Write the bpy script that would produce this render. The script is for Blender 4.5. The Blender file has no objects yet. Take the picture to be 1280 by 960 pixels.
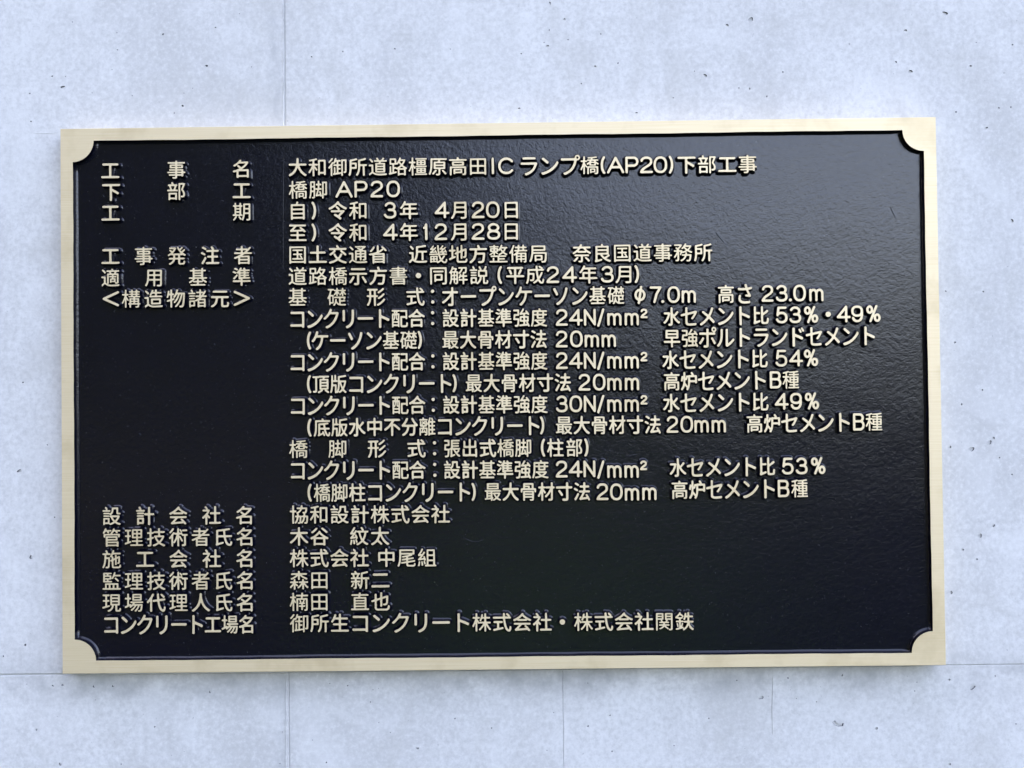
import bpy, math, random
import numpy as np
from mathutils import Matrix, Vector
from mathutils.geometry import tessellate_polygon, delaunay_2d_cdt

random.seed(7)
rng = np.random.default_rng(11)
scene = bpy.context.scene
COL = scene.collection

# ------------------------------------------------------------------ camera
W = 0.600                       # plaque width (m)
ASP = 0.62098                   # height / width
H = W * ASP
F = 1108.0                      # focal length in photo pixels (1280 wide)
EYE_Z = 1.50                    # height of the plaque centre above ground


def rodrigues(w):
    w = np.array(w, float)
    th = np.linalg.norm(w)
    k = w / th
    K = np.array([[0, -k[2], k[1]], [k[2], 0, -k[0]], [-k[1], k[0], 0]])
    return np.eye(3) + math.sin(th) * K + (1 - math.cos(th)) * K @ K


R = rodrigues((-0.01484, 0.0062, -0.01168))
T = np.array((-0.01386, 0.01247, 1.00815)) * W
M = np.array([[1, 0, 0], [0, 0, -1], [0, 1, 0]], float)
A = R @ M                       # world -> camera (y down, z forward)
ORIGIN = np.array((0, 0, EYE_Z))
CAMPOS = ORIGIN - A.T @ T
Bm = np.diag([1, -1, -1]) @ A   # world -> blender camera axes
cam_data = bpy.data.cameras.new("camera")
cam = bpy.data.objects.new("camera", cam_data)
COL.objects.link(cam)
mw = Matrix.Identity(4)
for i in range(3):
    for j in range(3):
        mw[i][j] = Bm.T[i][j]
    mw[i][3] = CAMPOS[i]
cam.matrix_world = mw
cam_data.sensor_width = 36
cam_data.lens = 36 * F / 1280
cam_data.clip_start = 0.01
cam_data.clip_end = 2000
scene.camera = cam

# ------------------------------------------------------------------ light
SUN_EL, SUN_AZ = 35.0, -42.0    # sun stands behind the wall: the face is in open shade
world = bpy.data.worlds.new("World")
scene.world = world
world.use_nodes = True
wn = world.node_tree
bg = wn.nodes["Background"]
sky = wn.nodes.new("ShaderNodeTexSky")
sky.sky_type = 'NISHITA'
sky.sun_disc = False
sky.sun_elevation = math.radians(SUN_EL)
sky.sun_rotation = math.radians(SUN_AZ)
sky.air_density = 1.0
sky.dust_density = 4.0
sky.ozone_density = 2.5
wn.links.new(sky.outputs[0], bg.inputs[0])
bg.inputs[1].default_value = 0.15
sun_d = bpy.data.lights.new("sun", 'SUN')
sun_d.energy = 2.0
sun_d.angle = math.radians(0.5)
sun_d.color = (1.0, 0.95, 0.88)
sun = bpy.data.objects.new("sun", sun_d)
COL.objects.link(sun)
el, az = math.radians(SUN_EL), math.radians(SUN_AZ)
sdir = Vector((math.sin(az) * math.cos(el), math.cos(az) * math.cos(el), math.sin(el)))
sun.rotation_euler = sdir.to_track_quat('Z', 'Y').to_euler()
sun.location = (0, 6, 12)

vs = scene.view_settings
scene.display_settings.display_device = 'sRGB'
vs.view_transform = 'Standard'
vs.look = 'None'
vs.exposure = 3.84
vs.gamma = 1.0
vs.use_white_balance = True      # the camera's shade setting
vs.white_balance_temperature = 8650
vs.white_balance_tint = 24
scene.cycles.max_bounces = 6


# ------------------------------------------------------------------ helpers
def unproject(px, py, Y=0.0):
    """photo pixel -> point on the vertical plane y = Y"""
    d = A.T @ np.array(((px - 640) / F, (py - 480) / F, 1.0))
    t = (Y - CAMPOS[1]) / d[1]
    return CAMPOS + d * t


PX = float(np.linalg.norm(unproject(641, 480) - unproject(640, 480)))  # metres per photo pixel on the plaque


def link(name, me, parent=None, mats=()):
    o = bpy.data.objects.new(name, me)
    COL.objects.link(o)
    if parent is not None:
        o.parent = parent
    if me is not None:
        for m in mats:
            me.materials.append(m)
    return o


def mesh_from(name, verts, faces, mat_idx=None, smooth=None):
    me = bpy.data.meshes.new(name)
    me.from_pydata([tuple(map(float, v)) for v in verts], [], faces)
    if mat_idx is not None:
        me.polygons.foreach_set("material_index", mat_idx)
    if smooth is not None:
        me.polygons.foreach_set("use_smooth", smooth)
    me.update()
    return me


def area(lp):
    P = np.array(lp)
    Q = np.roll(P, -1, 0)
    return 0.5 * float(np.sum(P[:, 0] * Q[:, 1] - P[:, 1] * Q[:, 0]))


def inside(p, lp):
    c_ = False
    for (x1, y1), (x2, y2) in zip(lp, lp[1:] + lp[:1]):
        if (y1 > p[1]) != (y2 > p[1]) and p[0] < (x2 - x1) * (p[1] - y1) / (y2 - y1) + x1:
            c_ = not c_
    return c_


# ------------------------------------------------------------------ materials
def new_mat(name):
    m = bpy.data.materials.new(name)
    m.use_nodes = True
    nt = m.node_tree
    return m, nt, nt.nodes["Principled BSDF"]


def N(nt, kind, **kw):
    n = nt.nodes.new(kind)
    for k, v in kw.items():
        if k in ("operation", "blend_type", "data_type", "noise_dimensions", "feature", "clamp", "interpolation_type"):
            setattr(n, k, v)
        else:
            n.inputs[k].default_value = v
    return n


def coords(nt, scale=(1, 1, 1), loc=(0, 0, 0)):
    g = nt.nodes.new("ShaderNodeNewGeometry")
    mp = nt.nodes.new("ShaderNodeMapping")
    mp.inputs["Scale"].default_value = scale
    mp.inputs["Location"].default_value = loc
    nt.links.new(g.outputs["Position"], mp.inputs["Vector"])
    return mp.outputs[0]


def noise(nt, vec, scale, detail=4, rough=0.55, dist=0.0):
    n = N(nt, "ShaderNodeTexNoise", Scale=scale, Detail=detail, Roughness=rough, Distortion=dist)
    nt.links.new(vec, n.inputs["Vector"])
    return n.outputs["Fac"]


def ramp(nt, fac, stops):
    r = nt.nodes.new("ShaderNodeValToRGB")
    cr = r.color_ramp
    while len(cr.elements) < len(stops):
        cr.elements.new(0.5)
    for e, (p, c) in zip(cr.elements, stops):
        e.position = p
        e.color = (c, c, c, 1) if not hasattr(c, "__len__") else (*c, 1)
    nt.links.new(fac, r.inputs[0])
    return r.outputs[0]


def mix(nt, a, b, fac, mode='MIX'):
    m = nt.nodes.new("ShaderNodeMix")
    m.data_type = 'RGBA'
    m.blend_type = mode
    for sock, v in ((m.inputs[0], fac), (m.inputs[6], a), (m.inputs[7], b)):
        if hasattr(v, "links"):
            nt.links.new(v, sock)
        else:
            sock.default_value = v if not hasattr(v, "__len__") else (*v, 1)
    return m.outputs[2]


def mth(nt, op, a, b):
    m = nt.nodes.new("ShaderNodeMath")
    m.operation = op
    for sock, v in ((m.inputs[0], a), (m.inputs[1], b)):
        if hasattr(v, "links"):
            nt.links.new(v, sock)
        else:
            sock.default_value = v
    return m.outputs[0]


def bump(nt, bsdf, height, strength, dist):
    b = nt.nodes.new("ShaderNodeBump")
    b.inputs["Strength"].default_value = strength
    b.inputs["Distance"].default_value = dist
    nt.links.new(height, b.inputs["Height"])
    nt.links.new(b.outputs[0], bsdf.inputs["Normal"])


# -- cast concrete
mat_conc, nt, bs = new_mat("cast_concrete")
v = coords(nt)
vs_ = coords(nt, (1.0, 1.0, 0.45))
fine = noise(nt, v, 290, 6, 0.7)
med = noise(nt, v, 72, 7, 0.68, 0.3)
big = noise(nt, vs_, 8, 4, 0.55, 0.3)
streak = noise(nt, coords(nt, (60, 1, 4)), 1.0, 5, 0.6)
c = mix(nt, (0.535, 0.525, 0.515), (0.61, 0.60, 0.59), ramp(nt, med, [(0.34, 0.0), (0.62, 1.0)]))
c = mix(nt, c, (0.48, 0.47, 0.46), mth(nt, 'MULTIPLY', ramp(nt, big, [(0.50, 0.0), (0.66, 1.0)]), 0.75))
c = mix(nt, c, (0.66, 0.65, 0.64), mth(nt, 'MULTIPLY', ramp(nt, big, [(0.30, 1.0), (0.48, 0.0)]), 0.5))
c = mix(nt, c, (0.43, 0.42, 0.41), mth(nt, 'MULTIPLY', ramp(nt, fine, [(0.48, 0.0), (0.68, 1.0)]), 0.6))
c = mix(nt, c, (0.70, 0.69, 0.68), mth(nt, 'MULTIPLY', ramp(nt, fine, [(0.32, 1.0), (0.48, 0.0)]), 0.55))
c = mix(nt, c, (0.48, 0.47, 0.465), mth(nt, 'MULTIPLY', ramp(nt, streak, [(0.55, 0.0), (0.8, 1.0)]), 0.3))
cloud = noise(nt, coords(nt, (1, 1, 0.8), (5, 2, 9)), 19, 5, 0.62, 0.8)
c = mix(nt, c, (0.44, 0.425, 0.40), mth(nt, 'MULTIPLY', ramp(nt, cloud, [(0.52, 0.0), (0.66, 1.0)]), 0.3))
c = mix(nt, c, (0.68, 0.67, 0.66), mth(nt, 'MULTIPLY', ramp(nt, cloud, [(0.34, 1.0), (0.47, 0.0)]), 0.35))
specks = noise(nt, v, 520, 2, 0.5)
c = mix(nt, c, (0.17, 0.17, 0.18), mth(nt, 'MULTIPLY', ramp(nt, specks, [(0.74, 0.0), (0.80, 1.0)]), 0.6))
# grime caught along the horizontal formwork joint
sx = nt.nodes.new("ShaderNodeSeparateXYZ")
nt.links.new(v, sx.inputs[0])
dz = mth(nt, 'DIVIDE', mth(nt, 'SUBTRACT', sx.outputs[2], EYE_Z - 0.1975), 0.013)
band = mth(nt, 'EXPONENT', mth(nt, 'MULTIPLY', mth(nt, 'MULTIPLY', dz, dz), -1.0), 0.0)
grime = mth(nt, 'MULTIPLY', band, ramp(nt, noise(nt, coords(nt, (1, 1, 1), (3, 0, 1)), 38, 5, 0.6), [(0.42, 0.0), (0.66, 1.0)]))
c = mix(nt, c, (0.33, 0.33, 0.33), mth(nt, 'MULTIPLY', grime, 0.75))
dxs = mth(nt, 'DIVIDE', mth(nt, 'SUBTRACT', sx.outputs[0], -0.155), 0.006)
bx_ = mth(nt, 'EXPONENT', mth(nt, 'MULTIPLY', mth(nt, 'MULTIPLY', dxs, dxs), -1.0), 0.0)
g2_ = mth(nt, 'MULTIPLY', bx_, ramp(nt, noise(nt, coords(nt, (1, 1, .5), (7, 0, 4)), 60, 5, 0.6), [(0.42, 0.0), (0.62, 1.0)]))
c = mix(nt, c, (0.38, 0.38, 0.38), mth(nt, 'MULTIPLY', g2_, 0.6))
nt.links.new(c, bs.inputs["Base Color"])
bs.inputs["Roughness"].default_value = 0.72
bs.inputs["Specular IOR Level"].default_value = 0.35
h = mth(nt, 'ADD', mth(nt, 'MULTIPLY', fine, 0.4), med)
bump(nt, bs, h, 0.35, 0.0006)

# -- darker concrete for pits and joints
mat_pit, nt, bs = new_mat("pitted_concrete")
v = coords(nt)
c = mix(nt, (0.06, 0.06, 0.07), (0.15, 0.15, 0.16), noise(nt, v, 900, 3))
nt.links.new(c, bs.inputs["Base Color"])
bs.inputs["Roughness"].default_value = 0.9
mat_joint, nt, bs = new_mat("joint_concrete")
v = coords(nt)
c = mix(nt, (0.42, 0.415, 0.41), (0.58, 0.57, 0.56), noise(nt, v, 60, 5, 0.65))
nt.links.new(c, bs.inputs["Base Color"])
bs.inputs["Roughness"].default_value = 0.9

# -- brushed bronze
mat_brz, nt, bs = new_mat("brushed_bronze")
br = noise(nt, coords(nt, (14, 14, 1500)), 1.0, 4, 0.6)
br2 = noise(nt, coords(nt, (5, 5, 260)), 1.0, 3, 0.6)
pat = noise(nt, coords(nt), 26, 4, 0.6)
c = mix(nt, (0.72, 0.56, 0.345), (0.79, 0.645, 0.44), ramp(nt, br, [(0.3, 0.0), (0.7, 1.0)]))
c = mix(nt, c, (0.57, 0.43, 0.25), mth(nt, 'MULTIPLY', ramp(nt, pat, [(0.50, 0.0), (0.70, 1.0)]), 0.6))
nt.links.new(c, bs.inputs["Base Color"])
bs.inputs["Metallic"].default_value = 0.5
rr = mth(nt, 'ADD', mth(nt, 'MULTIPLY', br2, 0.14), 0.52)
nt.links.new(rr, bs.inputs["Roughness"])
bump(nt, bs, br, 0.12, 0.0002)

# -- black baked enamel over the rough cast field
mat_blk, nt, bs = new_mat("black_enamel")
v = coords(nt)
cast = noise(nt, v, 850, 4, 0.6)
cast2 = noise(nt, v, 330, 3, 0.5)
wavy = noise(nt, v, 16, 2, 0.5)
hh = mth(nt, 'ADD', mth(nt, 'MULTIPLY', cast, 0.38), mth(nt, 'ADD', mth(nt, 'MULTIPLY', cast2, 0.5), mth(nt, 'MULTIPLY', wavy, 1.6)))
c = mix(nt, (0.0010, 0.0011, 0.0050), (0.0019, 0.0021, 0.0080), noise(nt, v, 70, 4))
dustm = noise(nt, v, 900, 2, 0.5)
c = mix(nt, c, (0.16, 0.16, 0.165), mth(nt, 'MULTIPLY', ramp(nt, dustm, [(0.72, 0.0), (0.78, 1.0)]), 0.35))
nt.links.new(c, bs.inputs["Base Color"])
rg = mth(nt, 'ADD', mth(nt, 'MULTIPLY', cast2, 0.12), 0.13)
nt.links.new(rg, bs.inputs["Roughness"])
bs.inputs["IOR"].default_value = 1.45
bump(nt, bs, hh, 0.46, 0.0007)

mat_soil, nt, bs = new_mat("ground_soil")
v = coords(nt)
c = mix(nt, (0.035, 0.033, 0.03), (0.022, 0.04, 0.014), ramp(nt, noise(nt, v, 0.8, 6, 0.6), [(0.4, 0.0), (0.6, 1.0)]))
nt.links.new(c, bs.inputs["Base Color"])
bs.inputs["Specular IOR Level"].default_value = 0.15
bs.inputs["Roughness"].default_value = 0.95
mat_leaf, nt, bs = new_mat("hillside_foliage")
v = coords(nt)
c = mix(nt, (0.007, 0.012, 0.007), (0.016, 0.026, 0.012), ramp(nt, noise(nt, v, 0.5, 6, 0.65), [(0.38, 0.0), (0.62, 1.0)]))  # leaf colours lowered to include the canopy's self-shadowing; the slope mesh is smooth
nt.links.new(c, bs.inputs["Base Color"])
bs.inputs["Specular IOR Level"].default_value = 0.1
bs.inputs["Roughness"].default_value = 0.9

# ------------------------------------------------------------------ setting
BACK = 0.0140                   # the plaque's front plane stands this far off the concrete
gx = 900.0
ground = link("ground", mesh_from("ground", [(-gx, -gx, 0), (gx, -gx, 0), (gx, gx, 0), (-gx, gx, 0)], [(0, 1, 2, 3)]), None, [mat_soil])
ground["kind"] = "structure"
mat_grass, nt, bs = new_mat("short_grass")
v = coords(nt)
c = mix(nt, (0.06, 0.15, 0.012), (0.10, 0.22, 0.025), noise(nt, v, 9, 5, 0.7))
nt.links.new(c, bs.inputs["Base Color"])
bs.inputs["Roughness"].default_value = 0.9
verge = link("grass_verge", mesh_from("grass_verge", [(-0.9, -8.5, 0.03), (1.3, -9.2, 0.05), (1.6, -6.5, 0.06), (1.2, -3.7, 0.03), (-0.5, -3.4, 0.02), (-1.1, -5.8, 0.05)], [(0, 1, 2, 3, 4, 5)]), None, [mat_grass])
verge["kind"] = "structure"

# wooded slope facing the wall (it shows in the glossy enamel)
hv, hf = [], []
na, nr = 150, 34
for i in range(na + 1):
    a = math.radians(-175 + 350 * i / na) / 2          # azimuth from straight out of the wall, + = right
    deg = math.degrees(a)
    top = 5.0 + 38.0 / (1 + math.exp((deg + 8) / 6.0))   # elevation of the crest, degrees
    for j in range(nr + 1):
        d = 16 + 50 * j / nr
        t = min(1.0, j / (nr * 0.6))
        z = math.tan(math.radians(top)) * 46 * (t * t * (3 - 2 * t)) - 0.3
        z += (0.5 + 2.2 * t) * (math.sin(i * 1.7 + j * 2.3) * math.sin(i * 0.83 - j * 1.31) + 0.35 * random.uniform(-1, 1)) * min(1, j / 3)
        hv.append((d * math.sin(a), -d * math.cos(a), z))
for i in range(na):
    for j in range(nr):
        p = i * (nr + 1) + j
        hf.append((p, p + 1, p + nr + 2, p + nr + 1))
hill = link("hillside", mesh_from("hillside", hv, hf), None, [mat_leaf])
hill["kind"] = "structure"

# ------------------------------------------------------------------ concrete wall
wall = link("concrete_wall", None)
wall.location = (0, BACK, 0)
wall["label"] = "pale grey cast concrete wall with small air holes and formwork joint lines"
wall["category"] = "wall"


def wpx(x, y):
    p = unproject(x, y, BACK)
    return (p[0], p[2])


XL, XR, ZB, ZT, TH = -11.0, 7.0, 0.0, 19.0, 2.5
g1x = wpx(355.5, 100)[0]
gz = 0.5 * (wpx(30, 842.5)[1] + wpx(1230, 832.5)[1])
g2x, g3x = wpx(704, 900)[0], wpx(965.5, 900)[0]
# (x, y, half width, half height in px, rotation)
SP = [(204, 43, 1.3, 1.0), (269.5, 34.5, .8, .8), (258.5, 82.5, 1.5, 1.2), (65.5, 95.5, 1.0, .9), (78.5, 109, 2.6, 1.3), (37.5, 117, .9, .9),
      (228.5, 132.5, 1.2, 1.2), (218, 141.5, .7, .7), (39, 152, 1.0, .8), (147, 62.5, .8, .7), (389.5, 71, .8, .8), (428.5, 64.5, .8, .9), (493.5, 61, 1.0, .8),
      (687.5, 4, 1.0, 1.8), (705.5, 24, 1.4, .9), (938.5, 24.5, 3.2, 2.1), (909, 31.5, 1.5, 1.5), (684.5, 57.5, 1.5, 1.3), (744, 83, 1.2, 1.1), (772.5, 79, .8, 1.2),
      (881.5, 94.5, 2.0, 1.8), (1132, 38, 1.6, 1.2), (1181.5, 16.5, 3.1, 1.9), (1120, 77.5, 1.1, .9), (1138, 89.5, 3.0, 1.5), (1213, 82.5, 1.5, .9), (1265.5, 56, 1.0, .9),
      (978.5, 90, 1.0, .8), (937, 111, .9, 1.2), (958.5, 120.5, .8, 1.0), (649, 135.5, 1.1, 1.0), (795.5, 141, 1.4, .9), (1195, 140, 1.2, .8), (1248.5, 135, .9, .9),
      (1263.5, 134, .9, .9), (726.5, 104.5, .8, .8), (923.5, 110, .8, .7), (751, 42.5, .8, .7), (686.5, 37.5, .7, .9), (710, 49.5, .7, .7), (651.5, 67, .8, .9),
      (64, 850.5, 2.5, 1.0), (78.5, 856, 2.0, .9), (117.5, 858, 1.5, 1.2), (141.5, 857.5, 1.2, 1.3), (46, 912, 1.4, 1.2), (75.5, 955, 1.8, 1.6), (151.5, 955, 1.0, .9),
      (262.5, 865, 1.0, 1.2), (205.5, 836, .7, .7), (4.5, 820, .8, .8), (193.5, 908.5, .8, .9), (951.5, 872, 2.6, 1.9), (1095.5, 910.5, 1.8, 1.3), (1186.5, 849.5, 1.4, 1.2),
      (1215.5, 859.5, 3.2, 2.2), (735, 907.5, 1.2, 1.0), (762.5, 894, .9, .9), (765, 939, 1.0, 1.0), (886, 898, .8, .9), (842.5, 932, .7, .8), (1052.5, 844, 1.3, 1.2),
      (1010.5, 839.5, 1.3, .9), (985, 847.5, .8, 1.0), (921, 850.5, .8, .8), (568 / 4 + 380, 820 + 460 / 4, 1.6, 1.3), (380 + 755 / 4, 820 + 312 / 4, 1.0, 1.0), (434.5, 857, 1.0, .8),
      (408, 953, 1.0, .9), (614.5, 910, .9, .9), (463, 877.5, .8, .7), (1193.5, 428, 1.3, 1.0), (1187.5, 558.8, 1.8, 1.2), (1214.5, 561.5, 3.4, 2.2), (1237, 553, 2.6, 2.0),
      (1242, 547.5, 1.4, 1.6), (1225, 669.5, 2.6, 2.0), (1242, 657, 1.6, 1.3), (1203.5, 687, 1.3, 1.2), (1189, 740.5, 1.6, 1.6), (1265, 276, 1.9, 1.7), (1202, 505.5, 1.0, 1.0),
      (1229, 364.5, .9, .9), (1228, 487.5, .9, .8), (1182, 364, 1.0, .9), (1265, 593, .9, .8), (1221, 699, 1.3, 1.0), (1249.5, 572, .8, .8), (1233, 160, 1.6, 1.1),
      (29, 478, 1.0, 1.0), (24.5, 588.5, 2.6, 1.6), (39, 696.5, 2.0, 2.0), (32, 806, 1.4, 1.2), (59.5, 556, .8, .8), (68.5, 646.5, .9, .9), (66, 857, 1.2, .9),
      (1216, 859, 0, 0), (1244, 845, 0.8, 0.7), (1187, 955, 1.5, 1.2), (1270, 905, .8, .8)]
SP = [s for s in SP if s[2] > 0]
for _ in range(36):      # the finest pinholes
    x, y = random.uniform(5, 1275), random.choice((random.uniform(4, 140), random.uniform(850, 955)))
    SP.append((x, y, random.uniform(.45, .75), random.uniform(.4, .7)))


def pit_loops():
    out = []
    for (x, y, a, b) in SP:
        cx, cz = wpx(x, y)
        n = 12 if a > 1.4 else 8
        rot = random.uniform(-0.6, 0.6) if a > 1.1 else 0
        ph = random.uniform(0, 6)
        lp = []
        for k in range(n):
            t = 2 * math.pi * k / n
            w = 1 + 0.16 * math.sin(2 * t + ph) + 0.12 * math.sin(3 * t + 2 * ph)
            ex, ez = a * 1.1 * w * math.cos(t) * PX, b * 1.1 * w * math.sin(t) * PX
            lp.append((cx + ex * math.cos(rot) - ez * math.sin(rot), cz + ex * math.sin(rot) + ez * math.cos(rot)))
        out.append((lp, (cx, cz), min(a, b) * PX * 1.5))
    # the curved gouge low on the right
    mid = [(1042, 901.5), (1044, 904.5), (1048, 906.5), (1053, 906)]
    up = [(x + dx, y + dy) for (x, y), (dx, dy) in zip(mid, ((1.5, -1.2), (1.2, -1.4), (0.4, -1.6), (1.6, -2.2)))]
    dn = [(x + dx, y + dy) for (x, y), (dx, dy) in zip(mid, ((-1.6, 1.2), (-1.2, 1.7), (-0.5, 1.7), (0.8, 1.6)))]
    lp = [wpx(*p) for p in dn + up[::-1]]
    out.append((lp, wpx(1046.5, 905.6), 0.0012))
    return out


PITS = pit_loops()


def make_panel(x0, x1, z0, z1, gap, proud):
    """a field of the cast face between joint lines: rounded rim, air holes cut in as real pits"""
    r = 0.00015 + 0.7 * gap
    g = gap / 2
    a0, a1, b0, b1 = x0 + (g if x0 > XL else 0), x1 - (g if x1 < XR else 0), z0 + (g if z0 > ZB else 0), z1 - (g if z1 < ZT else 0)
    def rect(inset):
        X0, X1, Z0, Z1 = a0 + inset, a1 - inset, b0 + inset, b1 - inset
        pts = []
        n = 60
        for k in range(n):
            pts.append((X0 + (X1 - X0) * k / n, Z0))
        for k in range(n):
            pts.append((X1, Z0 + (Z1 - Z0) * k / n))
        for k in range(n):
            pts.append((X1 - (X1 - X0) * k / n, Z1))
        for k in range(n):
            pts.append((X0, Z1 - (Z1 - Z0) * k / n))
        return pts
    jit = rng.normal(0, 0.00010 * min(1.0, gap / 0.0005), (240, 2))
    def J(pts):
        return [(p[0] + jit[i][0], p[1] + jit[i][1]) for i, p in enumerate(pts)]
    rim = J(rect(r))
    holes = [p for p in PITS if a0 + 0.004 < p[1][0] < a1 - 0.004 and b0 + 0.004 < p[1][1] < b1 - 0.004]
    flat, edges = [], []
    def addloop(lp):
        s = len(flat)
        flat.extend(Vector(p) for p in lp)
        n = len(lp)
        edges.extend((s + i, s + (i + 1) % n) for i in range(n))
        return s
    addloop(rim)
    starts = [addloop(h[0]) for h in holes]
    vo, eo, fo, ov, oe, of = delaunay_2d_cdt(flat, edges, [], 1, 1e-7)
    verts, faces, mi = [], [], []
    remap = {}
    for i, p in enumerate(vo):
        verts.append((p.x, -proud, p.y))
        for o_ in ov[i]:
            remap[o_] = i
    for f in fo:
        cen = (sum(verts[k][0] for k in f) / 3, sum(verts[k][2] for k in f) / 3)
        if any(abs(cen[0] - h_[1][0]) < 0.004 and abs(cen[1] - h_[1][1]) < 0.004 and inside(cen, h_[0]) for h_ in holes):
            continue
        a, b, c_ = (Vector(verts[k]) for k in f[:3])
        nrm = (b - a).cross(c_ - a)
        faces.append(tuple(f) if nrm.y < 0 else tuple(reversed(f)))
        mi.append(0)
    # rim bevel + side
    ring = [remap[i] for i in range(len(rim))]
    o1 = J(rect(0.3 * r))
    s1 = len(verts)
    verts.extend((p[0], -proud + 0.6 * r, p[1]) for p in o1)
    s2 = len(verts)
    verts.extend((p[0], 0.012, p[1]) for p in J(rect(0)))
    n = len(rim)
    for i in range(n):
        j = (i + 1) % n
        faces.append((ring[i], s1 + i, s1 + j, ring[j]))
        mi.append(0)
        faces.append((s1 + i, s2 + i, s2 + j, s1 + j))
        mi.append(2)
    # pits
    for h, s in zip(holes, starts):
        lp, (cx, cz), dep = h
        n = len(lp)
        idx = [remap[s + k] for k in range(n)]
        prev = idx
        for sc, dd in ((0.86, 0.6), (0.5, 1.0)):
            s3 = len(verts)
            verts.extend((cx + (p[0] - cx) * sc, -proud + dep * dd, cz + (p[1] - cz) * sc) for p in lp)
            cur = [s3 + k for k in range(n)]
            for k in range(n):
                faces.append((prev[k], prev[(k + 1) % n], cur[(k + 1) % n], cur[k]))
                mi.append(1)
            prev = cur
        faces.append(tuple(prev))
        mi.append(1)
    me = mesh_from("panel", verts, faces, mi)
    o = link("panel", me, wall, (mat_conc, mat_pit, mat_joint))
    return o


make_panel(XL, g1x, gz, ZT, 0.0007, 0.0003)
make_panel(g1x, XR, gz, ZT, 0.0007, 0.0)
make_panel(XL, g1x, ZB, gz, 0.0006, 0.0)
make_panel(g1x, g2x, ZB, gz, 0.00016, 0.0001)
make_panel(g2x, XR, ZB, gz, 0.00006, 0.0)
cv = [(x, y, z) for x in (XL, XR) for y in (0.0007, TH) for z in (ZB, ZT)]
core = link("core", mesh_from("core", cv, [(0, 1, 3, 2), (4, 6, 7, 5), (0, 4, 5, 1), (2, 3, 7, 6), (0, 2, 6, 4), (1, 5, 7, 3)]), wall, [mat_joint])


def wall_ridge(name, pts, wd, ht):
    """thin low mortar fin on the face, following a polyline of photo pixels"""
    P = [wpx(*p) for p in pts]
    vv, ff = [], []
    for i, p in enumerate(P):
        q0, q1 = P[max(0, i - 1)], P[min(len(P) - 1, i + 1)]
        dx, dz = q1[0] - q0[0], q1[1] - q0[1]
        L = math.hypot(dx, dz)
        nx, nz = -dz / L * wd / 2, dx / L * wd / 2
        tp = 0.25 if i in (0, len(P) - 1) else random.uniform(0.7, 1.1)
        vv += [(p[0] - nx, 0.0002, p[1] - nz), (p[0] - nx * .3, -ht * tp - .0002, p[1] - nz * .3), (p[0] + nx * .3, -ht * tp - .0002, p[1] + nz * .3), (p[0] + nx, 0.0002, p[1] + nz)]
    for i in range(len(P) - 1):
        for k in range(3):
            ff.append((4 * i + k, 4 * i + 4 + k, 4 * i + 5 + k, 4 * i + k + 1))
    return link(name, mesh_from(name, vv, ff), wall, [mat_conc])


wall_ridge("mortar_fin", [(965.5 + .3 * math.sin(i), 846 + i * 9) for i in range(9)], 0.0006, 0.0002)
wall_ridge("mortar_fin", [(38, 167), (50, 166.7), (62, 166.9), (73, 166.5)], 0.0007, 0.0004)
wall_ridge("mortar_fin", [(354 + .4 * math.sin(i), 2 + i * 12.5) for i in range(13)], 0.0006, 0.0004)
wall_ridge("mortar_fin", [(357.5 + .4 * math.sin(i * 2), 845 + i * 12) for i in range(11)], 0.0006, 0.0003)

# ------------------------------------------------------------------ plaque
plaque = link("plaque", None)
plaque.location = (0, BACK, EYE_Z)
plaque.rotation_euler = (math.pi / 2, 0, 0)
plaque["label"] = "rectangular bronze plaque with black field and raised Japanese lettering on the concrete wall"
plaque["category"] = "plaque"
ZTOP = BACK - 0.0               # local z of the polished plane
REL = 0.0038                    # relief height of letters and border
ZF = ZTOP - REL                 # field level


def to_local(px, py):
    p = unproject(px, py, 0.0)
    return p[0], p[2] - EYE_Z


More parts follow.
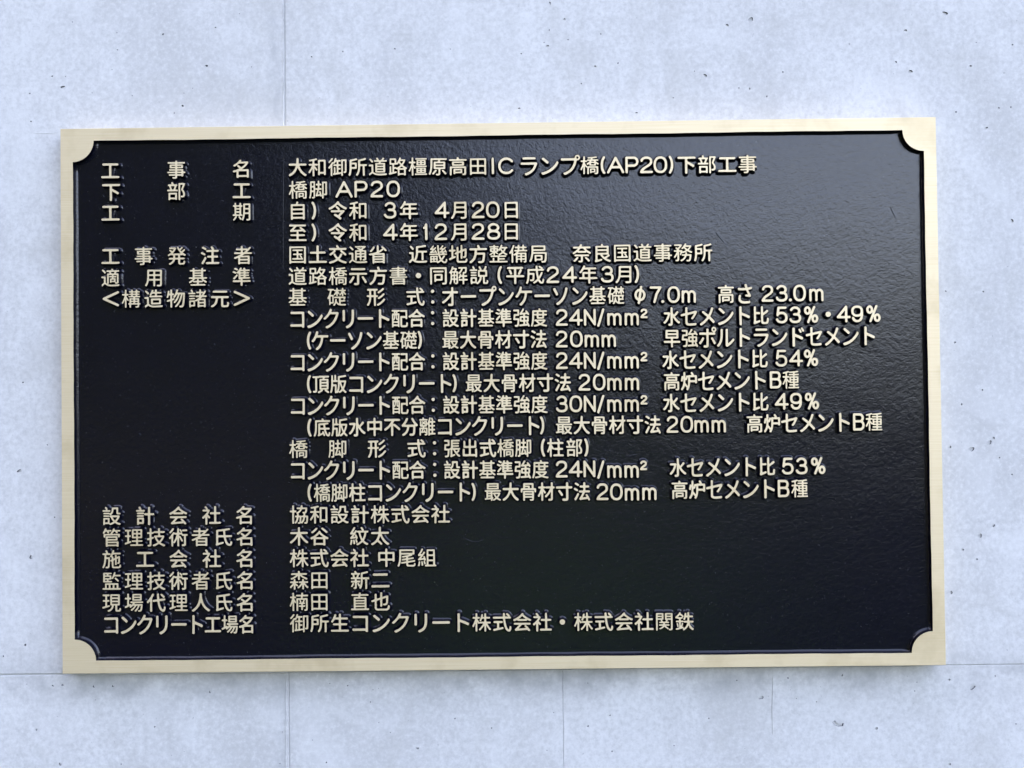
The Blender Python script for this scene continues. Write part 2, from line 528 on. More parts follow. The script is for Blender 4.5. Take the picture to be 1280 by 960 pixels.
def relief(name, loops, prof, z0, caps=True):
    """flat-topped raised shape from 2-D loops (metres); walls fall along prof = [(offset, depth)...]"""
    verts, faces, mi, sm = [], [], [], []
    # islands with their own holes are filled one by one
    flat = [p for lp in loops for p in lp]
    offs = np.concatenate([[0], np.cumsum([len(lp) for lp in loops])])
    outs = [i for i, lp in enumerate(loops) if area(lp) > 0]
    grp = {i: [i] for i in outs}
    for i, lp in enumerate(loops):
        if i in grp:
            continue
        best = [o for o in outs if inside(lp[0], loops[o])]
        if best:
            grp[min(best, key=lambda o: area(loops[o]))].append(i)
    tris = []
    for g in grp.values():
        ids = [k for i in g for k in range(offs[i], offs[i + 1])]
        for t in tessellate_polygon([[Vector((p[0], p[1], 0)) for p in loops[i]] for i in g]):
            tris.append(tuple(ids[k] for k in t))
    verts.extend((p[0], p[1], z0) for p in flat)
    for t in tris:
        a, b, c_ = (flat[k] for k in t)
        ar = (b[0] - a[0]) * (c_[1] - a[1]) - (b[1] - a[1]) * (c_[0] - a[0])
        if abs(ar) < 1e-14:
            continue
        faces.append(tuple(t) if ar > 0 else tuple(reversed(t)))
        mi.append(0)
        sm.append(False)
    for lp in loops:            # outer loops counter-clockwise, holes clockwise: outward is to the right
        P = np.array(lp)
        d = np.roll(P, -1, 0) - P
        L = np.linalg.norm(d, axis=1, keepdims=True) + 1e-12
        d = d / L
        nn = np.stack([d[:, 1], -d[:, 0]], 1)
        vn = nn + np.roll(nn, 1, 0)
        vn /= (np.linalg.norm(vn, axis=1, keepdims=True) + 1e-9)
        prev = None
        n = len(lp)
        for (off, dep) in prof:
            s = len(verts)
            Q = P + vn * off
            verts.extend((q[0], q[1], z0 - dep) for q in Q)
            if prev is not None:
                for k in range(n):
                    j = (k + 1) % n
                    faces.append((prev + k, s + k, s + j, prev + j))
                    mi.append(1)
                    sm.append(True)
            prev = s
    return mesh_from(name, verts, faces, mi, sm)


# base plate with a softly uneven cast surface
nx_, ny_ = 150, 94
hw, hh_ = W / 2 - 0.004, H / 2 - 0.004
wave = [(rng.uniform(20, 120), rng.uniform(20, 120), rng.uniform(0, 6.28), rng.uniform(0, 6.28)) for _ in range(10)]
vv, ff = [], []
for j in range(ny_ + 1):
    for i in range(nx_ + 1):
        x, y = -hw + 2 * hw * i / nx_, -hh_ + 2 * hh_ * j / ny_
        z = sum(math.sin(a * x + p) * math.sin(b * y + q) for a, b, p, q in wave) * 0.000014
        vv.append((x, y, ZF + z))
for j in range(ny_):
    for i in range(nx_):
        p = j * (nx_ + 1) + i
        ff.append((p, p + 1, p + nx_ + 2, p + nx_ + 1))
link("field", mesh_from("field", vv, ff, None, [True] * len(ff)), plaque, [mat_blk])

# border with scalloped corners
bw = 15.4 * PX
ix, iy, rs = W / 2 - bw, H / 2 - bw, 26.5 * PX
inner = []


def arc(cx, cy, r, a0, a1, n):
    return [(cx + r * math.cos(math.radians(a0 + (a1 - a0) * k / n)), cy + r * math.sin(math.radians(a0 + (a1 - a0) * k / n))) for k in range(n + 1)]


def seg(p, q, n):
    return [(p[0] + (q[0] - p[0]) * k / n, p[1] + (q[1] - p[1]) * k / n) for k in range(1, n)]


st = 0.6 * PX
c1 = arc(-ix, -iy, rs, 90, 0, 14)       # bottom left
c2 = arc(ix, -iy, rs, 180, 90, 14)
c3 = arc(ix, iy, rs, -90, -180, 14)
c4 = arc(-ix, iy, rs, 0, -90, 14)
inner = c1 + seg(c1[-1], c2[0], 90) + c2 + seg(c2[-1], c3[0], 50) + c3 + seg(c3[-1], c4[0], 90) + c4 + seg(c4[-1], c1[0], 50)
ph = rng.uniform(0, 6, 4)
inner = [(x + 0.00011 * (math.sin(37 * y + 61 * x + ph[0]) + .6 * math.sin(190 * y + ph[1])), y + 0.00011 * (math.sin(41 * x + ph[2]) + .6 * math.sin(170 * x + ph[3])))
         for x, y in inner]
outer = [(-W / 2, -H / 2)] + seg((-W / 2, -H / 2), (W / 2, -H / 2), 30) + [(W / 2, -H / 2)] + seg((W / 2, -H / 2), (W / 2, H / 2), 20) + [(W / 2, H / 2)] + \
    seg((W / 2, H / 2), (-W / 2, H / 2), 30) + [(-W / 2, H / 2)] + seg((-W / 2, H / 2), (-W / 2, -H / 2), 20)
inner_cw = inner[::-1]
me = relief("border", [outer, inner_cw], [(0, 0), (0.12 * PX, 0.0002), (0.5 * PX, REL * .62), (1.3 * PX, REL * .88), (3.2 * PX, REL * 1.01)], ZTOP)
# keep the outer sides bronze and straight: rebuild them
nf = len(me.polygons)
nt_top = sum(1 for p in me.polygons if p.material_index == 0)
border = link("border", me, plaque, [mat_brz, mat_blk])
no = len(outer)
base = len(outer) + len(inner_cw)
vt = me.vertices
for r_i in range(5):            # the outer loop's rings come first after the top
    for k in range(no):
        q = vt[base + r_i * no + k]
        zz = (0, 0.0005, 0.004, 0.0075, BACK - 0.0002)[r_i]
        oo = (0, 0.0003, 0.0003, 0.0003, 0.0001)[r_i]
        x, y = outer[k]
        q.co = (x + math.copysign(oo, x) * (abs(abs(x) - W / 2) < 1e-9), y + math.copysign(oo, y) * (abs(abs(y) - H / 2) < 1e-9), ZTOP - zz)
cnt = 0
for p in me.polygons:
    if p.material_index == 1 and all(base <= k < base + 5 * no for k in p.vertices):
        p.material_index = 0
        p.use_smooth = False
me.update()


def field_mark(pts, wd, ht):
    P = [to_local(*p) for p in pts]
    vv, ff = [], []
    for i, p in enumerate(P):
        q0, q1 = P[max(0, i - 1)], P[min(len(P) - 1, i + 1)]
        dx, dy = q1[0] - q0[0], q1[1] - q0[1]
        L = math.hypot(dx, dy)
        nx, ny = -dy / L * wd / 2, dx / L * wd / 2
        e = 0.2 if i in (0, len(P) - 1) else 1
        vv += [(p[0] - nx, p[1] - ny, ZF - .0001), (p[0] - nx * .4 * e, p[1] - ny * .4 * e, ZF + ht * e), (p[0] + nx * .4 * e, p[1] + ny * .4 * e, ZF + ht * e), (p[0] + nx, p[1] + ny, ZF - .0001)]
    for i in range(len(P) - 1):
        for k in range(3):
            ff.append((4 * i + k, 4 * i + k + 1, 4 * i + 5 + k, 4 * i + 4 + k))
    link("casting_mark", mesh_from("casting_mark", vv, ff, None, [True] * len(ff)), plaque, [mat_blk])


field_mark([(352, 181), (352.2, 230), (352, 280), (352.3, 335)], 0.0006, 0.00004)
field_mark([(829.5, 345), (829.5, 380), (829.8, 440), (829.5, 520)], 0.0006, 0.00005)
field_mark([(896, 289), (900, 294), (905, 300), (910, 306)], 0.0009, 0.0003)
field_mark([(1116, 257), (1118, 262), (1120.5, 267), (1122, 271)], 0.0007, 0.0003)
field_mark([(575, 670), (582, 675), (590, 678), (598, 678), (604, 676)], 0.0005, 0.00014)
field_mark([(782, 571), (790, 569.5), (798, 568)], 0.0006, 0.0002)
field_mark([(725, 300), (740, 297.5), (760, 297)], 0.0006, 0.00015)
for _ in range(46):
    x, y = random.uniform(110, 1130), random.uniform(195, 800)
    a, l = random.uniform(0, 6.28), random.uniform(0.8, 2.2)
    field_mark([(x, y), (x + l * math.cos(a), y + l * math.sin(a)), (x + 2 * l * math.cos(a + .3), y + 2 * l * math.sin(a + .3))], random.uniform(0.0005, 0.0009), 0.00022)

# ------------------------------------------------------------------ lettering
STEP = 0.2                      # raster step in photo pixels
_txt = bpy.data.curves.new("glyph_source", 'FONT')
_txo = bpy.data.objects.new("glyph_source", _txt)
COL.objects.link(_txo)


def glyph_outline(ch):
    _txt.body = ch
    dg = bpy.context.evaluated_depsgraph_get()
    dg.update()
    ev = _txo.evaluated_get(dg)
    cu = ev.to_curve(dg)
    loops = []
    for s in cu.splines:
        bp = s.bezier_points
        pts = []
        n = len(bp)
        for i in range(n):
            a, b = bp[i], bp[(i + 1) % n]
            p0, p1, p2, p3 = (np.array(q[:2]) for q in (a.co, a.handle_right, b.handle_left, b.co))
            straight = np.linalg.norm((p1 - p0)) < 1e-6 and np.linalg.norm(p3 - p2) < 1e-6
            m = 1 if straight else 7
            for k in range(m):
                t = k / m
                pts.append((1 - t) ** 3 * p0 + 3 * (1 - t) ** 2 * t * p1 + 3 * (1 - t) * t * t * p2 + t ** 3 * p3)
        loops.append(np.array(pts))
    ev.to_curve_clear()
    return loops


def raster_fill(loops, x0, y0, nx, ny, step):
    """non-zero winding coverage raster"""
    SS = 3
    acc = np.zeros((ny, nx))
    E0 = np.concatenate(loops)
    E1 = np.concatenate([np.roll(l, -1, 0) for l in loops])
    up = E0[:, 1] < E1[:, 1]
    sgn = np.where(up, 1, -1)
    ylo, yhi = np.minimum(E0[:, 1], E1[:, 1]), np.maximum(E0[:, 1], E1[:, 1])
    xc = np.arange(nx * SS)
    for r in range(ny * SS):
        y = y0 + (r + 0.5) / SS * step
        m = (ylo <= y) & (yhi > y)
        if not m.any():
            continue
        a, b, s = E0[m], E1[m], sgn[m]
        xi = a[:, 0] + (y - a[:, 1]) / (b[:, 1] - a[:, 1]) * (b[:, 0] - a[:, 0])
        o = np.argsort(xi)
        xi, s = xi[o], s[o]
        w = 0
        for k in range(len(xi) - 1):
            w += s[k]
            if w != 0:
                i0 = int(math.ceil((xi[k] - x0) / step * SS - 0.5))
                i1 = int(math.ceil((xi[k + 1] - x0) / step * SS - 0.5))
                if i1 > i0:
                    row = acc[r // SS]
                    full = np.bincount(xc[i0:i1] // SS, minlength=nx)
                    row += full
    return acc / (SS * SS)


def blur(a, sg):
    r = int(3 * sg + 1)
    k = np.exp(-0.5 * (np.arange(-r, r + 1) / sg) ** 2)
    k /= k.sum()
    a = np.apply_along_axis(lambda v_: np.convolve(v_, k, 'same'), 0, a)
    return np.apply_along_axis(lambda v_: np.convolve(v_, k, 'same'), 1, a)


def contours(F_, thr, x0, y0, step):
    """marching squares -> loops with the inside on the left"""
    G = F_ - thr
    G[np.abs(G) < 1e-9] = 1e-9
    S = G > 0
    code = S[:-1, :-1] * 1 + S[:-1, 1:] * 2 + S[1:, 1:] * 4 + S[1:, :-1] * 8
    ys, xs = np.nonzero((code > 0) & (code < 15))
    nxt, pos = {}, {}
    # cell edges: 0 bottom, 1 right, 2 top, 3 left ; segments oriented with inside on the left
    tab = {1: [(0, 3)], 2: [(1, 0)], 3: [(1, 3)], 4: [(2, 1)], 5: [(0, 3), (2, 1)], 6: [(2, 0)], 7: [(2, 3)], 8: [(3, 2)], 9: [(0, 2)],
           10: [(1, 0), (3, 2)], 11: [(1, 2)], 12: [(3, 1)], 13: [(0, 1)], 14: [(3, 0)]}

    def ekey(j, i, e):
        return (j, i, 0) if e == 0 else (j, i + 1, 1) if e == 1 else (j + 1, i, 0) if e == 2 else (j, i, 1)

    def epos(k):
        j, i, d = k
        a = G[j, i]
        b = G[j, i + 1] if d == 0 else G[j + 1, i]
        t = a / (a - b)
        t = min(max(t, 0.02), 0.98)
        return (x0 + (i + 0.5 + (t if d == 0 else 0)) * step, y0 + (j + 0.5 + (0 if d == 0 else t)) * step)
    for j, i in zip(ys.tolist(), xs.tolist()):
        for a, b in tab[int(code[j, i])]:
            nxt[ekey(j, i, a)] = ekey(j, i, b)
    loops = []
    while nxt:
        s = next(iter(nxt))
        cur = s
        lp = []
        while cur in nxt:
            n_ = nxt.pop(cur)
            lp.append(epos(cur))
            cur = n_
        if len(lp) > 7:
            loops.append(lp)
    return loops


def rdp(P, eps):
    n = len(P)
    if n < 3:
        return P
    keep = [False] * n
    keep[0] = keep[-1] = True
    stack = [(0, n - 1)]
    while stack:
        a, b = stack.pop()
        if b - a < 2:
            continue
        A_, B_ = P[a], P[b]
        d = B_ - A_
        L = math.hypot(*d)
        Q = P[a + 1:b] - A_
        dist = np.abs(Q[:, 0] * d[1] - Q[:, 1] * d[0]) / L if L > 1e-9 else np.hypot(Q[:, 0], Q[:, 1])
        k = int(np.argmax(dist))
        if dist[k] > eps:
            m = a + 1 + k
            keep[m] = True
            stack += [(a, m), (m, b)]
    return P[keep]


def simplify(lp, eps):
    P = np.array(lp)
    k = len(P) // 2
    d = np.hypot(*(P - P[0]).T)
    k = int(np.argmax(d))
    a = rdp(P[:k + 1], eps)
    b = rdp(np.concatenate([P[k:], P[:1]]), eps)
    return [tuple(p) for p in np.concatenate([a[:-1], b[:-1]])]


# -------- rounded single-stroke figures and Latin letters: (w, h) box, polylines in px, y up
def ell(cx, cy, rx, ry, a0, a1, n=18):
    return [(cx + rx * math.cos(math.radians(a0 + (a1 - a0) * k / n)), cy + ry * math.sin(math.radians(a0 + (a1 - a0) * k / n))) for k in range(n + 1)]


def se(cx, cy, rx, ry, a0, a1, n=24, e=2.35):
    """squarer ellipse, as in grotesque round letters"""
    out = []
    for k in range(n + 1):
        t = math.radians(a0 + (a1 - a0) * k / n)
        c_, s_ = math.cos(t), math.sin(t)
        out.append((cx + rx * math.copysign(abs(c_) ** (2 / e), c_), cy + ry * math.copysign(abs(s_) ** (2 / e), s_)))
    return out


def strokes(ch, w, h):
    """centre lines in a box w x h centred on 0 (already inset by the pen radius)"""
    X, Y = w / 2, h / 2
    if ch == '0':
        return [se(0, 0, X, Y, 0, 360, 40)]
    if ch == '1':
        return [[(-X * .55, Y * .55), (-X * .1, Y * .66), (X * .25, Y), (X * .25, -Y)]]
    if ch == '2':
        return [se(0, Y * .45, X * .92, Y * .55, 170, -20, 18) + [(X * .62, Y * .02), (-X * .55, -Y * .52), (-X * .9, -Y * .82), (-X, -Y)], [(-X, -Y), (X, -Y)]]
    if ch == '3':
        return [ell(0, Y * .5, X * .86, Y * .5, 160, -70, 18) + [(-X * .2, Y * .06)], [(-X * .2, Y * .06)] + se(0, -Y * .46, X, Y * .54, 78, -165, 20)]
    if ch == '4':
        return [[(X * .45, -Y), (X * .45, Y), (-X, -Y * .42), (X, -Y * .42)]]
    if ch == '5':
        return [[(X * .8, Y), (-X * .62, Y), (-X * .82, -Y * .02)] + se(0, -Y * .36, X, Y * .64, 140, -160, 22)]
    if ch == '7':
        return [[(-X, Y), (X, Y), (X * .2, Y * .1), (-X * .25, -Y)]]
    if ch == '8':
        return [ell(0, Y * .52, X * .84, Y * .48, 0, 360, 28), se(0, -Y * .48, X, Y * .52, 0, 360, 30)]
    if ch == '9':
        return [se(0, Y * .38, X * .95, Y * .62, 0, 360, 30), se(0, 0, X * .95, Y, 15, -150, 24)]
    if ch == 'A':
        return [[(-X, -Y), (0, Y), (X, -Y)], [(-X * .62, -Y * .3), (X * .62, -Y * .3)]]
    if ch == 'P':
        return [[(-X, -Y), (-X, Y), (X * .3, Y)] + ell(X * .3, Y * .45, X * .7, Y * .55, 90, -90, 14) + [(-X, -Y * .1)]]
    if ch == 'B':
        return [[(-X, -Y), (-X, Y), (X * .25, Y)] + ell(X * .25, Y * .54, X * .62, Y * .46, 90, -90, 14) + [(-X, Y * .08)],
                [(-X, Y * .08), (X * .3, Y * .08)] + ell(X * .3, -Y * .46, X * .7, Y * .54, 90, -90, 14) + [(-X, -Y)]]
    if ch == 'N':
        return [[(-X, -Y), (-X, Y), (X, -Y), (X, Y)]]
    if ch == 'I':
        return [[(0, -Y), (0, Y)]]
    if ch == 'C':
        return [se(0, 0, X, Y, 38, 322, 34, 2.1)]
    if ch == 'm':
        return [[(-X, -Y), (-X, Y)], [(-X, Y * .3)] + ell(-X / 2, Y * .3, X / 2, Y * .7, 150, 0, 12) + [(0, -Y)], [(0, Y * .3)] + ell(X / 2, Y * .3, X / 2, Y * .7, 150, 0, 12) + [(X, -Y)]]
    if ch == '/':
        return [[(-X, -Y), (X, Y)]]
    if ch == '%':
        return [ell(-X * .6, Y * .55, X * .38, Y * .42, 0, 360, 18), ell(X * .6, -Y * .55, X * .38, Y * .42, 0, 360, 18), [(-X * .5, -Y), (X * .5, Y)]]
    if ch == '(':
        return [ell(X * 3.2, 0, X * 4.2, Y * 1.25, 127, 233, 14)]
    if ch == ')':
        return [ell(-X * 3.2, 0, X * 4.2, Y * 1.25, 53, -53, 14)]
    if ch in '.・':
        return [[(0, 0), (0.01, 0)]]
    if ch == ':':
        return [[(0, Y), (0.01, Y)], [(0, -Y), (0.01, -Y)]]
    if ch == 'φ':
        return [ell(0, 0, X, Y * .62, 0, 360, 26), [(-X * .28, -Y), (X * .28, Y)]]
    if ch == '<':
        return [[(X, Y), (-X, 0), (X, -Y)]]
    if ch == '>':
        return [[(-X, Y), (X, 0), (-X, -Y)]]
    raise ValueError(ch)


# ch: (width, height, pen radius, baseline shift)
BOX = {'0': (17, 21), '1': (9, 21), '2': (16, 21), '3': (16, 21), '4': (18.5, 21), '5': (16, 21), '7': (16, 21), '8': (16.5, 21), '9': (16.5, 21),
       'A': (21.5, 21), 'P': (16.5, 21), 'B': (15.5, 21.5), 'N': (16, 21), 'I': (3.4, 21), 'C': (20.5, 21), 'm': (19.2, 15.8), '/': (10, 23),
       '%': (19.5, 21.5), '(': (6.2, 22.5), ')': (6.2, 22.5), '.': (0, 0), '・': (0, 0), ':': (0, 13.5), 'φ': (15, 23), '<': (20.5, 19), '>': (20.5, 19)}
ASCII = set(BOX) | {'²'}
KANA = set('アイウエオカキクケコサシスセソタチツテトナニヌネノハヒフヘホマミムメモヤユヨラリルレロワヲンープポドさ')


def stroke_field(polys, pr, x0, y0, nx, ny):
    gx_, gy_ = np.meshgrid(x0 + (np.arange(nx) + .5) * STEP, y0 + (np.arange(ny) + .5) * STEP)
    D = np.full((ny, nx), 1e9)
    for pl in polys:
        for a, b in zip(pl[:-1], pl[1:]):
            dx, dy = b[0] - a[0], b[1] - a[1]
            L2 = dx * dx + dy * dy + 1e-12
            t = np.clip(((gx_ - a[0]) * dx + (gy_ - a[1]) * dy) / L2, 0, 1)
            D = np.minimum(D, np.hypot(gx_ - a[0] - t * dx, gy_ - a[1] - t * dy))
    return pr - D


PROF = [(0, 0), (0.08, 0.0002), (0.35, REL * .5), (0.75, REL * .72), (1.25, REL * .85), (1.95, REL * .94), (2.9, REL * 1.012)]
PROF_M = [(o * PX, d) for o, d in PROF]
cache = {}
STATS = []


def glyph_mesh(ch, kind, ew, eh):
    key = (ch, kind, round(ew, 2), round(eh, 2))
    if key in cache:
        return cache[key]
    if ch in ASCII:
        base_ch = '2' if ch == '²' else ch
        w, h_ = BOX[base_ch]
        pr = 1.45
        sx = ew
        if ch == '²':
            w, h_, pr = 9.5, 12, 1.25
        if ch == ':':
            pr = 2.1
        elif ch == '・':
            pr = 3.3
        elif ch == '.':
            pr = 1.9
        elif ch in '()':
            pr = 1.45
        elif ch in '%m':
            pr = 1.45
        if ch not in ':・.':
            w, h_ = max(w * sx - 2 * pr, 0), max(h_ * eh - 2 * pr, 0)
        polys = strokes(base_ch, w, h_)
        x0 = -w / 2 - pr - 2
        y0 = -h_ / 2 - pr - 2
        nx, ny = int((w + 2 * pr + 4) / STEP) + 2, int((h_ + 2 * pr + 4) / STEP) + 2
        Fd = stroke_field(polys, pr, x0, y0, nx, ny)
        Fd = np.maximum(Fd, -2.0)
        lps = contours(blur(Fd, 1.2), 0.0, x0, y0, STEP)
    else:
        L = glyph_outline(ch)
        P = []
        for l in L:
            q = l.copy()
            q[:, 0] = (q[:, 0] - 0.5) * ew
            q[:, 1] = (q[:, 1] - 0.38) * eh
            P.append(q)
        x0, y0 = -ew * .62, -eh * .62
        nx, ny = int(ew * 1.24 / STEP) + 1, int(eh * 1.24 / STEP) + 1
        cov = raster_fill(P, x0, y0, nx, ny, STEP)
        Ar = cov.sum() * STEP * STEP
        per = sum(float(np.sum(np.hypot(*(np.roll(q, -1, 0) - q).T))) for q in P)
        t0 = 2 * Ar / per
        dens = min(1.0, max(0.0, (per - 90) / 220.0))
        STATS.append((ch, round(per), round(t0, 2)))
        target = 2.75 - 1.05 * dens
        s = max(0.03, (target - t0) / 2)
        sg = 0.6 - 0.22 * dens
        thr = 0.5 * (1 - math.erf(s / (sg * math.sqrt(2))))
        lps = contours(blur(cov, sg / STEP), max(0.1, thr), x0, y0, STEP)
    out = []
    for lp in lps:
        q = simplify(lp, 0.045)
        if len(q) >= 4 and abs(area(q)) > 0.25:
            out.append([(x * PX, y * PX) for x, y in q])
    me = relief(kind, out, PROF_M, 0.0)
    me.materials.append(mat_brz)
    me.materials.append(mat_blk)
    cache[key] = me
    return me


FULL, COND = (24.6, 24.4), (21.9, 24.4)


def kind_of(ch):
    if ch in '0123457869²':
        return "numeral"
    if ch in 'APBNICmφ':
        return "latin_letter"
    if ch in KANA:
        return "kana_character"
    if ch in ASCII:
        return "punctuation_mark"
    return "kanji_character"


count = {}


def put(ch, x, y, cond):
    k = kind_of(ch)
    em = COND if cond else FULL
    dy = 0.0
    if ch in ASCII:
        ew, eh = (0.93, 1.0) if cond else (1.0, 1.0)
        if ch in 'm':
            dy = 2.7
        elif ch == '²':
            dy = -4.4
        elif ch == '.':
            dy = 8.5
        elif ch == '/':
            dy = 0.6
    elif ch in KANA:
        ew, eh = em[0] * 1.12, em[1] * 1.17
        if ch == 'ー':
            ew *= 0.97
    else:
        ew, eh = em
    me = glyph_mesh(ch, k, ew, eh)
    o = bpy.data.objects.new(k, me)
    COL.objects.link(o)
    o.parent = plaque
    lx, ly = to_local(x, y + dy)
    o.location = (lx, ly, ZTOP + rng.uniform(-0.00004, 0.0))
    o.rotation_euler = (rng.normal(0, 0.007), rng.normal(0, 0.007), rng.normal(0, 0.004))   # hand-set pattern letters
    count[k] = count.get(k, 0) + 1


def row(ypts, segs):
    """ypts: [(x, y)...] row centre; segs: (text, x of first, x of last, condensed) or (text, [x...], condensed)"""
    xs, ys = zip(*ypts)
    if len(xs) == 1:
        xs, ys = (xs[0], xs[0] + 800), (ys[0], ys[0] - 8.2)
    for s in segs:
        if len(s) == 4:
            t, a, b, cd = s
            X = [a + (b - a) * i / max(1, len(t) - 1) for i in range(len(t))]
        else:
            t, X, cd = s
        for ch, x in zip(t, X):
            if x <= xs[0]:
                i = 0
            else:
                i = min(len(xs) - 2, max(k for k in range(len(xs)) if xs[k] <= x))
            m = (ys[i + 1] - ys[i]) / (xs[i + 1] - xs[i])
            put(ch, x, ys[i] + m * (x - xs[i]), cd)


NO, CO = False, True
row([(138, 213), (302, 211)], [("工事名", [137.8, 220.3, 302], NO)])
row([(372, 209), (560, 207.8), (935, 205)], [("大和御所道路橿原高田", 372, 597.5, NO), ("IC", [616, 633], NO), ("ランプ橋", 661, 737, NO), ("(AP20)", [754, 769.5, 790, 808, 825.5, 838.5], NO), ("下部工事", 858.2, 934.5, NO)])
row([(138, 239.8), (302, 238)], [("下部工", [139, 220.3, 302], NO)])
row([(372, 237.2), (500, 236)], [("橋脚", [372.5, 398], NO), ("AP20", [430, 451.3, 471, 491.5], NO)])
row([(138, 266), (302, 264.5)], [("工期", [138, 302.3], NO)])
row([(372, 263.3), (640, 262)], [("自", [372], NO), (")", [392], NO), ("令和", [422, 448], NO), ("3", [487.5], NO), ("年", [511], NO), ("4", [552.5], NO), ("月", [575], NO), ("20", [597.5, 616], NO), ("日", [639], NO)])
row([(372, 290.8), (640, 289)], [("至", [372], NO), (")", [392], NO), ("令和", [422, 448], NO), ("4", [488], NO), ("年", [511], NO), ("12", [532, 551], NO), ("月", [575], NO), ("28", [597.5, 617], NO), ("日", [639], NO)])
row([(138, 320.2), (304, 319)], [("工事発注者", 138, 303.8, NO)])
row([(372, 318.3), (600, 317.5), (880, 315.3)], [("国土交通省", 372, 472.5, NO), ("近畿地方整備局", 522.5, 673.2, NO), ("奈良国道事務所", 727.3, 879, NO)])
row([(138, 347.3), (302, 345.8)], [("適用基準", 138, 302, NO)])
row([(372, 345.3), (590, 344), (800, 342.5)], [("道路橋示方書", 372, 498, NO), ("・", [523], NO), ("同解説", [548, 573, 598.8], NO), ("(", [625], NO), ("平成", [644, 668.8], NO), ("24", [691, 712], NO), ("年", [735.3], NO), ("3", [759], NO), ("月", [781], NO), (")", [795.8], NO)])
row([(135, 373.5), (304, 372.8)], [("<", [138.5], NO), ("構造物諸元", [163.8, 191.8, 220, 247, 274.8], NO), (">", [302.3], NO)])
row([(372, 371.3), (600, 370.5), (770, 369), (1020, 366)], [("基礎形式", 372, 519, NO), (":", [540.8], CO), ("オープンケーソン基礎", 562.5, 770, CO), ("φ", [800], CO), ("7", [819.5], CO), (".", [828.5], CO), ("0", [842], CO), ("m", [861], CO),
                                                           ("高さ", [907.5, 931], CO), ("23", [959.5, 977], CO), (".", [988], CO), ("0", [999.5], CO), ("m", [1020.5], CO)])


def spec_row(yp, n2, dx=0, wx=840, tail="", tx=()):
    row(yp, [("コンクリート配合", 371.5 + dx, 520.7 + dx, CO), (":", [540.8 + dx], CO), ("設計基準強度", 563.2 + dx, 673.8 + dx * .8, CO), (n2, [702.2, 719.8], CO), ("N", [737.3], CO), ("/", [751], CO), ("mm", [768, 789.7], CO), ("²", [805], CO),
             ("水セメント比", wx, wx + 111.5, CO), (tail, tx, CO)])


spec_row([(372, 398.5), (650, 397), (820, 396), (1090, 392)], "24", 0, 839.5, "53%・49%", [977, 994, 1014, 1035.3, 1054.5, 1071.5, 1091.8])
row([(386, 425.8), (650, 424), (820, 423), (1090, 419.5)], [("(", [386.5], CO), ("ケーソン基礎", 400, 510.8, CO), (")", [524.5], CO), ("最大骨材寸法", 563, 673.4, CO), ("20", [702, 720.5], CO), ("mm", [739.8, 761], CO), ("早強ポルトランドセメント", 840, 1085, CO)])
spec_row([(372, 452.7), (650, 451), (820, 450), (1030, 447)], "24", 0.3, 838, "54%", [976.5, 995, 1013.8])
row([(386, 480.2), (650, 478.5), (820, 477), (1000, 474.3)], [("(", [386.5], CO), ("頂版コンクリート", 401, 555.5, CO), (")", [568], CO), ("最大骨材寸法", 592.2, 703.6, CO), ("20", [730.5, 749], CO), ("mm", [768, 790], CO),
                                                               ("高炉セメント", 839.7, 948.5, CO), ("B", [969.5], CO), ("種", [988.5], CO)])
spec_row([(372, 507.2), (650, 505.3), (820, 504), (1030, 501)], "30", 0.7, 839, "49%", [977, 995, 1015])
row([(386, 534.5), (650, 532), (900, 530), (1095, 527)], [("(", [387], CO), ("底版水中不分離コンクリート", 402.5, 665.5, CO), (")", [677.5], CO), ("最大骨材寸法", 705, 816, CO), ("20", [840.5, 858.5], CO), ("mm", [877, 898.5], CO),
                                                           ("高炉セメント", 943.3, 1053.5, CO), ("B", [1073.5], CO), ("種", [1092.5], CO)])
row([(373, 561.2), (740, 559.3)], [("橋脚形式", 373, 520.3, NO), (":", [543.2], CO), ("張出式橋脚", 565, 654.3, CO), ("(", [679], CO), ("柱部", [694.3, 717.8], CO), (")", [732.8], CO)])
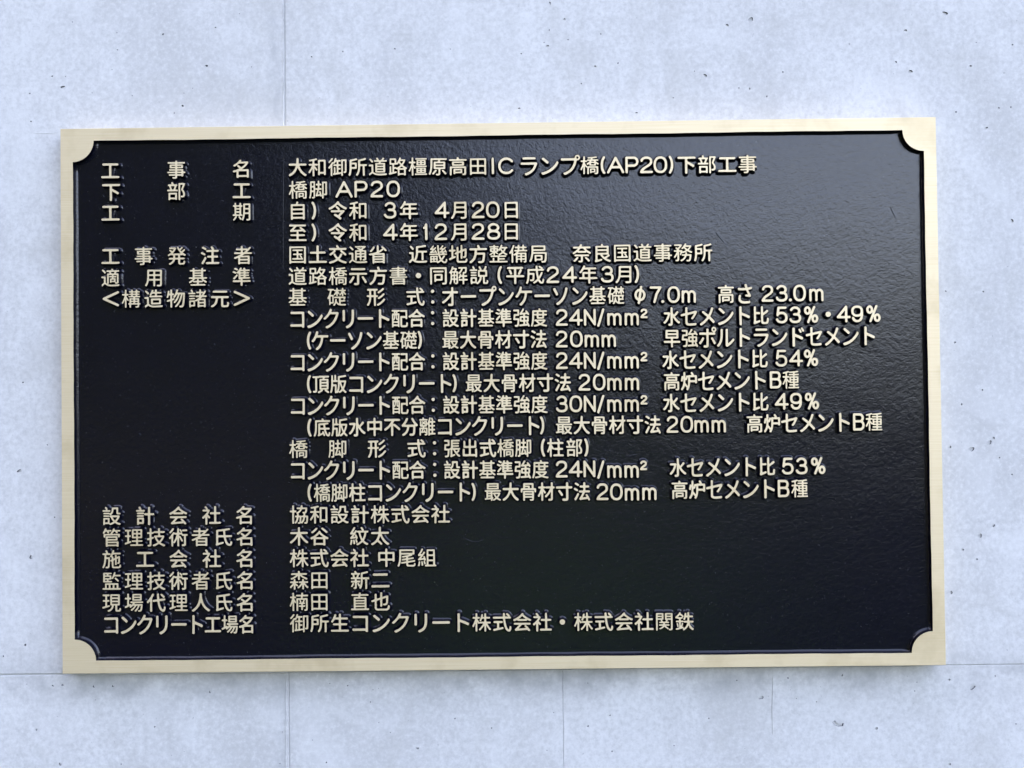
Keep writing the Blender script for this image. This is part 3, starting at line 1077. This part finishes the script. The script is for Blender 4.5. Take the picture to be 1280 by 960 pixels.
row([(372, 588), (650, 586.8), (740, 586), (780, 587.2), (806, 586), (846, 584.5), (1030, 582)], [("コンクリート配合", 372, 521.7, CO), (":", [543.5], CO), ("設計基準強度", 565, 675.5, CO), ("24", [702, 719.5], CO), ("N", [736.8], CO), ("/", [751], CO), ("mm", [768, 789.5], CO),
     ("²", [804.5], CO), ("水セメント比", 847.3, 958.8, CO), ("53%", [984.5, 1002, 1022.8], CO)])
row([(386, 616), (650, 614.5), (735, 614.3), (800, 615.3), (848, 612.3), (1000, 610.3)], [("(", [387.3], CO), ("橋脚柱コンクリート", 402.5, 579, CO), (")", [591.8], CO), ("最大骨材寸法", 616, 727.5, CO), ("20", [753, 770.5], CO), ("mm", [790, 811.8], CO),
     ("高炉セメント", 849.6, 959.8, CO), ("B", [979.5], CO), ("種", [999.5], CO)])
row([(139, 645), (306, 644)], [("設計会社名", 139.5, 306, NO)])
row([(374, 643.2), (550, 642.6)], [("協和設計株式会社", 373.8, 550.8, NO)])
row([(139, 672), (306, 671)], [("管理技術者氏名", 139.5, 306.5, NO)])
row([(374, 670.6), (475, 670)], [("木谷", [373.8, 399.2], NO), ("紋太", [449, 475], NO)])
row([(139, 699), (306, 698)], [("施工会社名", 139.5, 306.5, NO)])
row([(374, 697.7), (535, 697)], [("株式会社", 373.8, 449.5, NO), ("中尾組", 483, 533.8, NO)])
row([(139, 726.4), (306, 725.6)], [("監理技術者氏名", 139.5, 306.8, NO)])
row([(374, 725.3), (475, 725)], [("森田", [373.8, 399.2], NO), ("新二", [450, 475.5], NO)])
row([(139, 753.3), (306, 753)], [("現場代理人氏名", 139.5, 306.8, NO)])
row([(374, 752.3), (475, 752)], [("楠田", [373.8, 399.2], NO), ("直也", [450, 475.8], NO)])
row([(139, 780.8), (308, 780.4)], [("コンクリート工場名", 138.8, 308.5, CO)])
row([(374, 779), (600, 778), (860, 776.6)], [("御所生コンクリート株式会社", 374.2, 678, NO), ("・", [703], NO), ("株式会社関鉄", 729.3, 855.6, NO)])

bpy.data.objects.remove(_txo)
bpy.data.curves.remove(_txt)
print("LETTERS", count, "meshes", len(cache), "tris", sum(len(m.polygons) for m in cache.values()))
